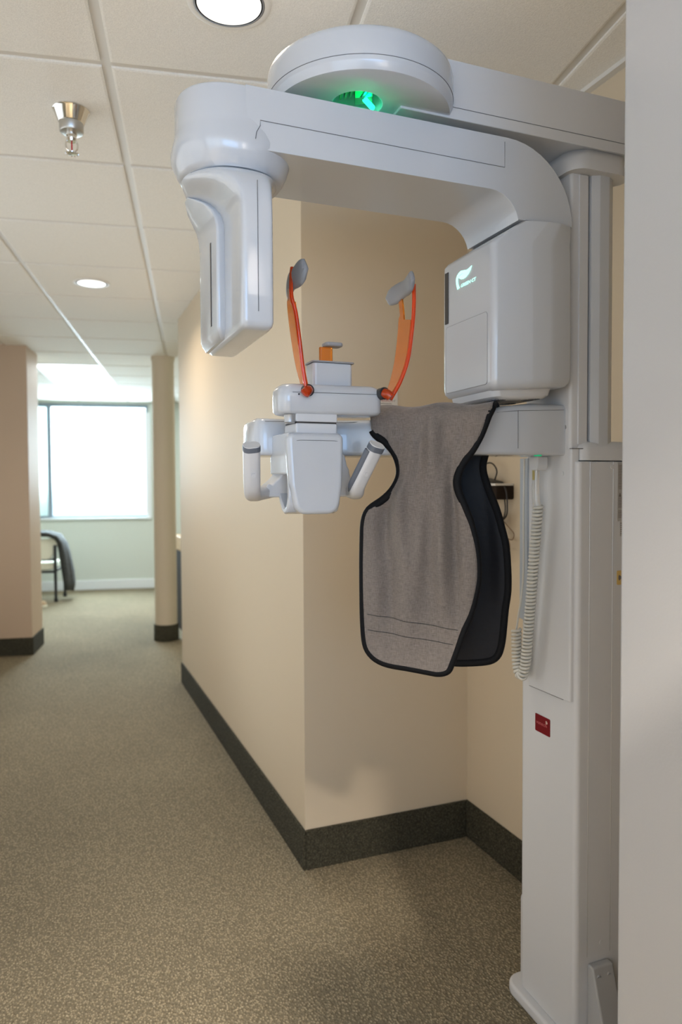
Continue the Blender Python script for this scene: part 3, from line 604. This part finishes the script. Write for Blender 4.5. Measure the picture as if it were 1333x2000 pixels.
# --- labels on the column
fx = lambda y: 1.088+(y-1.309)*0.0354
rl = obj('maker_label', loft(nb(), [[(fx(y)+o, y, z) for y, z in rrect(1.406, 1.466, 0.715, 0.758, 0.003)] for o in (-0.0009, 0.001)]), M_RED, col)
text('label_print', 'vatech', M_PINK, (fx(1.4615)-0.0010, 1.4615, 0.7345), 0.012, (-0.0354, -1, 0), (0, 0, 1), rl, depth=0.0002, width=0.043)
obj('label_mark', PR([(1.4215, 0.7425), (1.4175, 0.7430), (1.4155, 0.7455), (1.4165, 0.7485), (1.4200, 0.7505), (1.4225, 0.7500)], 'x', 1.0905, 1.0913), mat('label_leaf', (0.62, 0.42, 0.36), 0.5), rl, smooth=False)
sl = obj('specification_label', BX(1.200, 1.262, 1.3080, 1.3095, 1.235, 1.370), M_LABEL, col, smooth=False)
bm = nb(); z = 1.364
while z > 1.244:
    if not (1.290 < z < 1.310 or 1.262 < z < 1.266): box(bm, 1.2025, 1.2025+random.uniform(0.040, 0.056), 1.3077, 1.3081, z-0.0012, z)
    z -= 0.0030
obj('label_print', bm, M_PRINT, sl, smooth=False)
obj('warning_mark', PR([(1.203, 1.291), (1.211, 1.291), (1.207, 1.301)], 'y', 1.3076, 1.3081), M_PRINT, sl, smooth=False)
s2 = obj('serial_label', BX(1.208, 1.250, 1.3080, 1.3095, 1.200, 1.234), M_LABEL, col, smooth=False)
bm = nb()
for k in range(6): box(bm, 1.2095, 1.243, 1.3077, 1.3081, 1.205+k*0.0048, 1.2068+k*0.0048)
obj('label_print', bm, M_PRINT, s2, smooth=False)
yl = obj('radiation_label', PR(rrect(1.2005, 1.236, 1.088, 1.121, 0.003), 'y', 1.3080, 1.3095), M_YELLOW, col, smooth=False)
bm = nb(); cx, cz = 1.2182, 1.1045
for k in range(3):
    a0 = math.radians(60+120*k); pts = [(cx+0.004*math.cos(a0+q), cz+0.004*math.sin(a0+q)) for q in (-0.5, 0, 0.5)]+[(cx+0.014*math.cos(a0+q), cz+0.014*math.sin(a0+q)) for q in (0.5, 0.25, 0, -0.25, -0.5)]
    prism(bm, pts, 'y', 1.3076, 1.3081)
prism(bm, [(cx+0.0026*math.cos(q*math.pi/6), cz+0.0026*math.sin(q*math.pi/6)) for q in range(12)], 'y', 1.3076, 1.3081)
obj('trefoil', bm, M_PRINT, yl, smooth=False)
# green lamp in the recess of the round housing
obj('green_lamp', tube(nb(), [(HX+0.012, HY-0.012, 2.090), (HX+0.040, HY+0.012, 2.090)], 0.0055, 10), M_GREENLED, disc)
obj('recess_block', loft(nb(), [[(HX+a, HY+b, z) for a, b in ((-0.006, -0.004), (0.024, -0.022), (0.034, 0.000), (0.004, 0.022))] for z in (2.093, 2.131)]), M_GRNIN, disc, bevel=0.001)
obj('recess_cable', tube(nb(), crom([(HX+0.006, HY-0.010, 2.092), (HX+0.014, HY-0.020, 2.104), (HX+0.026, HY-0.030, 2.122)], 5), 0.004, 8), M_BLACK, disc)
for k in range(3):
    obj('recess_rib', loft(nb(), [[(HX-0.040+k*0.011+a, HY+b, z) for a, b in ((0.0, -0.02), (0.004, -0.022), (0.014, 0.02), (0.010, 0.022))] for z in (2.098+k*0.004, 2.131)]), M_GRNIN, disc)
gl = bpy.data.lights.new('recess_green_light', 'POINT'); gl.energy = 0.16; gl.color = (0.0, 1.0, 0.42); gl.shadow_soft_size = 0.006
go = bpy.data.objects.new('recess_green_light', gl); C.objects.link(go); go.location = (HX+0.010, HY-0.022, 2.096); go.parent = disc; go.matrix_parent_inverse = parent_inv(disc)

# ------------------------------------------------------------------ lead apron draped over the chin rest arm
AP0 = V((0.750, 1.375, 0)); AD = V((0.78282, -0.62224, 0)); AN = V((0.62224, 0.78282, 0))
def A(s, t, z): return AP0+AD*s+AN*t+V((0, 0, z))
FL = [(-0.060, 0.9150), (-0.100, 0.9190), (-0.128, 0.9290), (-0.146, 0.947), (-0.153, 0.976), (-0.156, 1.02), (-0.157, 1.08), (-0.157, 1.148), (-0.156, 1.20), (-0.154, 1.239), (-0.143, 1.267), (-0.114, 1.286), (-0.090, 1.308), (-0.075, 1.335), (-0.073, 1.358), (-0.081, 1.385), (-0.098, 1.408), (-0.122, 1.426), (-0.134, 1.440), (-0.136, 1.458), (-0.137, 1.468)]
FR = [(0.018, 0.9070), (0.030, 0.9080), (0.044, 0.9140), (0.051, 0.930), (0.062, 0.966), (0.078, 1.011), (0.092, 1.045), (0.101, 1.080), (0.108, 1.122), (0.107, 1.165), (0.102, 1.20), (0.092, 1.241), (0.079, 1.275), (0.067, 1.305), (0.063, 1.328), (0.070, 1.355), (0.082, 1.374), (0.095, 1.392), (0.113, 1.424), (0.125, 1.455), (0.131, 1.470)]
BR = [(0.132, 1.470), (0.126, 1.455), (0.122, 1.43), (0.118, 1.405), (0.108, 1.372), (0.109, 1.345), (0.122, 1.305), (0.138, 1.265), (0.150, 1.220), (0.160, 1.177), (0.164, 1.108), (0.163, 1.07), (0.158, 1.037), (0.153, 0.978), (0.149, 0.945), (0.143, 0.925), (0.130, 0.911), (0.105, 0.904), (0.06, 0.899)]
def dens(P, n):
    out = crom([(a, b, 0) for a, b in P], n); return [(q.x, q.y) for q in out]
FLc, FRc = FL, FR
FL = [(a+0.006, z+(0.006 if z < 0.96 else 0)) for a, z in FL]; FR = [(a-0.006, z+(0.006 if z < 0.96 else 0)) for a, z in FR]
BR = [(a-0.009, z+(0.006 if z < 0.95 else 0)) for a, z in BR]
FL, FR, BR = dens(FL, 3), dens(FR, 3), dens(BR, 3)
rows = []      # (left s, left z, right s, right z, t, nx along normal)
for (a, za), (b, zb) in zip(FL, FR): rows.append((a, za, b, zb, 0.0, -1.0))
for k in range(1, 8):
    th = math.pi*k/8; t = 0.065-0.065*math.cos(th); dz = 0.026*math.sin(th)
    rows.append((-0.136, 1.469+dz, 0.131, 1.470+dz, t, -math.cos(th)))
for b, zb in BR:
    lf = -0.118 if zb > 1.43 else None
    if lf is None:
        zs = min(max(zb, 0.95), 1.42)
        for i in range(len(FL)-1):
            if FL[i][1] <= zs <= FL[i+1][1] or i == len(FL)-2:
                f = (zs-FL[i][1])/(FL[i+1][1]-FL[i][1]); lf = FL[i][0]+(FL[i+1][0]-FL[i][0])*f+0.035; break
    rows.append((lf, zb-0.004, b, zb, 0.138, 1.0))
NU = 40
def fold(s, z, t):
    front = t < 0.04
    amp = 0.0150 if front else 0.004
    fz = min(1, max(0.0, (z-0.93)/0.22))*(1.0 if z < 1.44 else max(0.25, 1-(z-1.44)/0.06))
    sl = (z-1.4)*0.10
    rid = 0.0
    if front:
        for s0, k, wd, am in ((-0.020, 0.10, 0.016, 1.1), (0.030, 0.04, 0.012, 1.0), (0.066, -0.05, 0.010, 0.8), (-0.085, 0.22, 0.016, 0.9), (-0.055, -0.12, 0.010, 0.6)):
            rid += am*math.exp(-((s-s0-k*(z-1.2))/wd)**2)*math.exp(-((z-1.24)/0.20)**2)
    return amp*fz*1.0*rid+amp*0.75*fz*(math.sin((s+sl*0.5)*78+0.6)*(0.6+0.4*math.sin(z*7))+0.7*math.sin((s-sl*0.8)*46+2.1)+0.35*math.sin(s*130+z*9)+0.3*math.sin(z*17+s*26))
def apron_grid(off, solid_dir=1):
    bm = nb(); grid = []
    for (a, za, b, zb, t, nn) in rows:
        r = []
        for i in range(NU+1):
            u = i/NU; s = a+(b-a)*u; z = za+(zb-za)*u
            edge = min(1, min(u, 1-u)*8)
            d = fold(s, z, t)*edge*(1 if abs(nn) > 0.5 else 0.4)
            if t == 0.0 and z > 1.40: d += 0.0
            n3 = AN*nn+V((0, 0, math.sqrt(max(0, 1-nn*nn))))
            if abs(nn) < 0.999:  # wavy crest
                z2 = z+0.004*math.sin(s*48+0.5)*math.sqrt(1-nn*nn)
            else: z2 = z
            r.append(bm.verts.new(A(s, t, z2)+n3*(off+d)))
        grid.append(r)
    for r0_, r1_ in zip(grid[:-1], grid[1:]):
        for i in range(NU): bm.faces.new((r0_[i], r0_[i+1], r1_[i+1], r1_[i]))
    pts = [[v.co.copy() for v in r] for r in grid]
    return bm, pts
apron = thing('lead_apron', 'grey lead apron with black edging draped over the scanner arm', 'apron', (0.80, 1.42, 1.40))
bm, _ = apron_grid(0.0025)
oc = obj('outer_cloth', bm, M_CLOTH, apron, angle=180)
sm = oc.modifiers.new('solid', 'SOLIDIFY'); sm.thickness = 0.002; sm.offset = 0
bm, pts = apron_grid(-0.0015)
li = obj('inner_lining', bm, M_CLOTHIN, apron, angle=180)
sm = li.modifiers.new('solid', 'SOLIDIFY'); sm.thickness = 0.002; sm.offset = 0
def rown(k):
    nn = rows[k][5]; return AN*nn+V((0, 0, math.sqrt(max(0, 1-nn*nn))))
NF = len(FL); NR = len(rows)
loop = [(pts[k][0], rown(k)) for k in range(NR-1, -1, -1)]+[(p, rown(0)) for p in pts[0][1:-1]]+[(pts[k][-1], rown(k)) for k in range(NR)]+[(p, rown(NR-1)) for p in pts[-1][1:-1][::-1]]
NT = sum(1 for a, z in FL if z > 1.437)   # the fold at the upper left shows no binding
N = len(loop); bm = nb(); rings = []
sm_loop = [(loop[i-1][0]+loop[i][0]*2+loop[(i+1) % N][0])/4 for i in range(N)]
for i, p in enumerate(sm_loop):
    t = (sm_loop[(i+1) % N]-sm_loop[i-1]).normalized()
    s = t.cross(loop[i][1]).normalized(); n3 = s.cross(t).normalized()
    rings.append([p+s*(0.0085*math.cos(2*math.pi*k/10))+n3*(0.0058*math.sin(2*math.pi*k/10)) for k in range(10)])
R = [[bm.verts.new(q) for q in r] for r in rings]
skip0 = len(rows)-NF
for i in range(N):
    if skip0-1 <= i < skip0+NT-1: continue
    a, b = R[i], R[(i+1) % N]
    for k in range(10): bm.faces.new((a[k], a[(k+1) % 10], b[(k+1) % 10], b[k]))
obj('edge_binding', bm, M_TRIMB, apron, angle=180)
bm0, po = apron_grid(0.0040); bm0.free()
def at_z(zl, zr):
    out = []
    for i in range(2, NU-1):
        u = i/NU; z = zl+(zr-zl)*u
        for r0_, r1_ in zip(po[:len(FL)-1], po[1:len(FL)]):
            if r0_[i].z <= z <= r1_[i].z:
                f = (z-r0_[i].z)/(r1_[i].z-r0_[i].z); out.append(r0_[i].lerp(r1_[i], f)); break
    return out
for zl, zr in ((1.037, 1.008), (1.002, 0.977)): obj('stitching', tube(nb(), at_z(zl, zr), 0.0006, 5), M_BLACK, apron)

# ------------------------------------------------------------------ hand switch and coiled cord
hs = thing('exposure_switch', 'cream coiled exposure cord hanging from a white holder beneath the scanner arm', 'hand switch', (1.05, 1.40, 1.386))
obj('holder', PR(fillet([(1.386, 1.386), (1.417, 1.386), (1.417, 1.366), (1.410, 1.353), (1.390, 1.353), (1.386, 1.366)], 0.004), 'x', 1.036, 1.066), M_WHITE2, hs, bevel=0.003)
obj('handset', tube(nb(), crom([(1.049, 1.404, 1.384), (1.047, 1.405, 1.34), (1.047, 1.406, 1.30), (1.048, 1.403, 1.275), (1.050, 1.400, 1.262)], 6), [0.0075]*9+[0.0085]*8+[0.0090]*4+[0.008]*4, 14), M_CLEAR, hs)
obj('handset_tag', BX(1.0385, 1.0400, 1.401, 1.408, 1.331, 1.358), M_TAG, hs, smooth=False)
cp = crom([(1.050, 1.401, 1.270), (1.050, 1.412, 1.18), (1.050, 1.422, 1.09), (1.050, 1.434, 0.99), (1.050, 1.446, 0.90), (1.050, 1.456, 0.862), (1.050, 1.468, 0.855), (1.050, 1.479, 0.874), (1.050, 1.484, 0.92), (1.050, 1.485, 0.965)], 40)
L = [0]
for a, b in zip(cp[:-1], cp[1:]): L.append(L[-1]+(b-a).length)
hel = []; tot = L[-1]; turns = int(tot/0.0088); j = 0; n_s = turns*12
for k in range(n_s+1):
    d = tot*k/n_s
    while j < len(L)-2 and L[j+1] < d: j += 1
    f = (d-L[j])/max(1e-9, L[j+1]-L[j]); p = cp[j].lerp(cp[j+1], f); t = (cp[min(j+2, len(cp)-1)]-cp[max(j-1, 0)]).normalized()
    s = V((1, 0, 0)); u = t.cross(s).normalized(); a = 2*math.pi*turns*k/n_s
    hel.append(p+s*(0.0098*math.cos(a))+u*(0.0098*math.sin(a)))
obj('coiled_cord', tube(nb(), hel, 0.0038, 6), M_CORD, hs, angle=180)
obj('lead_cord', tube(nb(), crom([(1.050, 1.485, 0.965), (1.054, 1.482, 1.0), (1.066, 1.486, 1.05), (1.080, 1.498, 1.12), (1.083, 1.503, 1.25), (1.083, 1.500, 1.384)], 8), 0.0024, 8), M_CORD, hs)

# ------------------------------------------------------------------ notice card, shelf, cables
sg = obj('notice_card', BX(1.030, 1.136, YN-0.004, YN, 1.50, 1.652), M_PAPER, None, bevel=0.0008)
tag(sg, 'white printed notice card on the beige wall above the draped apron', 'notice')
text('card_print', 'vatech', M_PRINTR, (1.064, YN-0.0043, 1.6165), 0.019, (1, 0, 0), (0, 0, 1), sg, depth=0.0002, width=0.050)
obj('card_mark', PR([(1.109+0.0075*math.cos(k*math.pi/6), 1.634+0.0085*math.sin(k*math.pi/6)) for k in range(12)], 'y', YN-0.0045, YN-0.0040), M_PRINTR, sg, smooth=False)
obj('card_mark', PR([(1.118, 1.621), (1.122, 1.6175), (1.128, 1.626), (1.122, 1.6205)], 'y', YN-0.0045, YN-0.0040), M_PRINT, sg, smooth=False)
bm = nb(); box(bm, 1.064, 1.112, YN-0.0045, YN-0.004, 1.6085, 1.6105); box(bm, 1.055, 1.068, YN-0.0045, YN-0.004, 1.588, 1.591); box(bm, 1.055, 1.074, YN-0.0045, YN-0.004, 1.571, 1.573)
obj('card_lines', bm, M_PRINT, sg, smooth=False)
sh = thing('wall_shelf', 'small dark-fronted wall shelf half hidden behind the black back of the apron', 'shelf', (1.40, 2.09, 1.31))
obj('shelf_board', BX(1.350, XB, 2.030, 2.24, 1.318, 1.326), M_PAPER, sh, bevel=0.002)
obj('shelf_front', PR(rrect(2.030, 2.24, 1.272, 1.318, 0.006), 'x', 1.355, XB), M_DEVICE, sh, bevel=0.004)
pb = obj('power_adapter', loft(nb(), [[(1.365, 2.065, 1.326), (1.412, 2.065, 1.326), (1.412, 2.22, 1.326), (1.365, 2.22, 1.326)], [(1.367, 2.075, 1.333), (1.410, 2.075, 1.333), (1.410, 2.218, 1.356), (1.367, 2.218, 1.356)]]), M_BLACK, None, bevel=0.002)
tag(pb, 'black wedge-shaped power adapter lying on the small wall shelf', 'power adapter')
cl = obj('cable_loop', tube(nb(), crom([(1.385, 2.085, 1.337), (1.385, 2.072, 1.365), (1.387, 2.092, 1.388), (1.389, 2.125, 1.397), (1.389, 2.17, 1.388), (1.389, 2.21, 1.368), (1.389, 2.215, 1.355)], 8), 0.0026, 8), M_CABLE)
tag(cl, 'thin black cable looping up above the small wall shelf', 'cable')
cbn = thing('cable_bundle', 'tied bundle of black and brown cables dangling beneath the small wall shelf', 'cables', (1.40, 2.05, 1.272))
def cab(name, pts, r, m):
    pts = [(x, y+0.004, z) for x, y, z in pts]; obj(name, tube(nb(), crom(pts, 8), r, 7), m, cbn)
cab('black_cable', [(1.40, 2.045, 1.273), (1.40, 2.041, 1.24), (1.395, 2.040, 1.215), (1.39, 2.050, 1.19), (1.39, 2.035, 1.155), (1.39, 2.020, 1.11), (1.39, 2.030, 1.103)], 0.0024, M_CABLE)
cab('black_cable', [(1.385, 2.024, 1.315), (1.385, 2.012, 1.295), (1.385, 2.008, 1.26), (1.385, 2.01, 1.225), (1.39, 2.04, 1.205), (1.39, 2.08, 1.205), (1.39, 2.10, 1.195)], 0.0028, M_CABLE)
cab('black_cable', [(1.385, 2.10, 1.225), (1.38, 2.06, 1.222), (1.375, 2.02, 1.213), (1.38, 2.03, 1.195), (1.385, 2.06, 1.19), (1.385, 2.10, 1.20)], 0.0030, M_CABLE)
cab('cable_tie', [(1.378, 2.055, 1.222), (1.372, 2.038, 1.205), (1.378, 2.03, 1.188), (1.39, 2.045, 1.192), (1.39, 2.056, 1.215), (1.378, 2.055, 1.222)], 0.0030, M_CABLE)
for k, (y0, y1, z1) in enumerate(((2.01, 1.995, 1.14), (2.06, 2.045, 1.09), (2.075, 2.02, 1.075))):
    cab('brown_cable', [(1.39, 2.045, 1.205), (1.392, (y0+y1)/2+0.004, 1.18), (1.394, y1-0.012, (1.18+z1)/2), (1.395, y1, z1), (1.396, y1+0.035, z1+0.005+0.01*k), (1.396, y0+0.04, 1.15), (1.394, 2.05, 1.20)], 0.0018, M_CABLE2)

# ------------------------------------------------------------------ chair with jacket, slipper and desk in the far room
ch = thing('armless_chair', 'black-framed chair with cream cushions by the far window', 'chair', G(-1.80, 9.05, 0))
XRI, XLE, YFR, YBK = -1.585, -2.08, 8.86, 9.28
for a, b, z1 in ((XRI, YFR, 0.66), (XLE, YFR, 0.66), (XRI+0.03, YBK, 0.44), (XLE-0.01, YBK, 0.44)):
    lg_ = obj('leg', tube(nb(), [G(a, b, 0.02), G(a, b, z1-0.02), G(a-0.004, b, z1)], [0.016, 0.020 if z1 > .5 else 0.015, 0.014], 12), M_BLACK, ch)
    obj('foot_cap', tube(nb(), [G(a, b, 0.0), G(a, b, 0.04)], 0.023, 12), M_BLACK, lg_)
def gpr(poly, b0, b1): return loft(nb(), [[G(a, b0, z) for a, z in poly], [G(a, b1, z) for a, z in poly]])
obj('backrest', gpr(fillet([(XLE+0.02, 0.70), (XRI-0.01, 0.735), (XRI+0.05, 0.715), (XRI-0.02, 0.56), (XRI-0.06, 0.49), (XRI-0.25, 0.475), (XLE+0.03, 0.50)], [0.02, 0.02, 0.02, 0.04, 0.05, 0.1, 0.04]), YFR+0.012, YFR+0.055), M_CREAM, ch, bevel=0.012)
obj('seat', gpr(fillet([(XLE+0.01, 0.45), (XRI-0.015, 0.455), (XRI-0.015, 0.375), (XRI-0.1, 0.365), (XLE+0.01, 0.365)], 0.02), YFR+0.02, YBK+0.02), M_CREAM, ch, bevel=0.015)
obj('back_rail', gpr([(XLE, 0.472), (XRI, 0.480), (XRI, 0.515), (XRI-0.10, 0.490), (XLE, 0.488)], YFR-0.008, YFR+0.012), M_BLACK, ch, bevel=0.003)
bm = nb(); gbox(bm, XLE, XRI, YFR-0.010, YFR+0.012, 0.335, 0.365)
obj('seat_frame', bm, M_BLACK, ch, bevel=0.004)
for a in (XRI+0.015, XLE): obj('side_rail', tube(nb(), [G(a, YFR, 0.365), G(a, YBK, 0.365)], 0.013, 10), M_BLACK, ch)
jr = []
for k, (a, z, ha, hb_, cb) in enumerate([(-1.95, 0.775, 0.030, 0.09, 8.93), (-1.80, 0.790, 0.032, 0.11, 8.94), (-1.66, 0.786, 0.036, 0.13, 8.95), (-1.565, 0.750, 0.044, 0.14, 8.96), (-1.520, 0.68, 0.050, 0.15, 8.97), (-1.498, 0.58, 0.056, 0.155, 8.98), (-1.480, 0.46, 0.060, 0.16, 8.99), (-1.462, 0.33, 0.062, 0.165, 9.0), (-1.452, 0.22, 0.060, 0.165, 9.0), (-1.446, 0.13, 0.050, 0.15, 9.0)]):
    nx = (1, 0) if k > 3 else ((0, 1) if k < 3 else (0.7, 0.7))
    r = []
    for i in range(28):
        t = 2*math.pi*i/28; wv = 1+0.10*math.sin(5*t+k*0.4)+0.06*math.sin(9*t)
        da = ha*math.cos(t)*wv
        r.append(G(a+nx[0]*da, cb+hb_*math.sin(t)*wv, z+nx[1]*da+(0.02*math.sin(3*t) if k == 9 else 0)))
    jr.append(r)
jk = obj('jacket', loft(nb(), jr), M_JACKET, None, angle=180)
tag(jk, 'dark grey jacket hung over the side of the cream chair', 'jacket')
sl_ = thing('slipper', 'small tan shoe on the floor peeking out behind the left pier', 'shoe', G(-1.68, 8.51, 0))
obj('sole', loft(nb(), [[G(-1.71+0.075*math.cos(q*math.pi/12)*1.3, 8.51+0.045*math.sin(q*math.pi/12), z) for q in range(24)] for z in (0.0, 0.02)]), M_CREAM, sl_, bevel=0.004)
bm = nb(); rr_ = []
for z, k in ((0.02, 1.0), (0.045, 0.95), (0.062, 0.78), (0.072, 0.45), (0.074, 0.1)): rr_.append([G(-1.71+0.070*math.cos(q*math.pi/12)*1.3*k, 8.51+0.042*math.sin(q*math.pi/12)*k, z) for q in range(24)])
obj('upper', loft(bm, rr_), M_TAN, sl_)
dk = thing('office_desk', 'wood-edged desk glimpsed between the round column and corridor wall', 'desk', (1.5, 6.9, 0))
obj('desk_top', BX(1.058, 2.2, 6.55, 7.2, 0.735, 0.86), M_WOOD, dk, bevel=0.004)
obj('desk_panel', BX(1.064, 1.10, 6.60, 7.15, 0.0, 0.735), M_DEVICE, dk, smooth=False)
obj('desk_panel', BX(2.1, 2.14, 6.60, 7.15, 0.0, 0.735), M_DEVICE, dk, smooth=False)
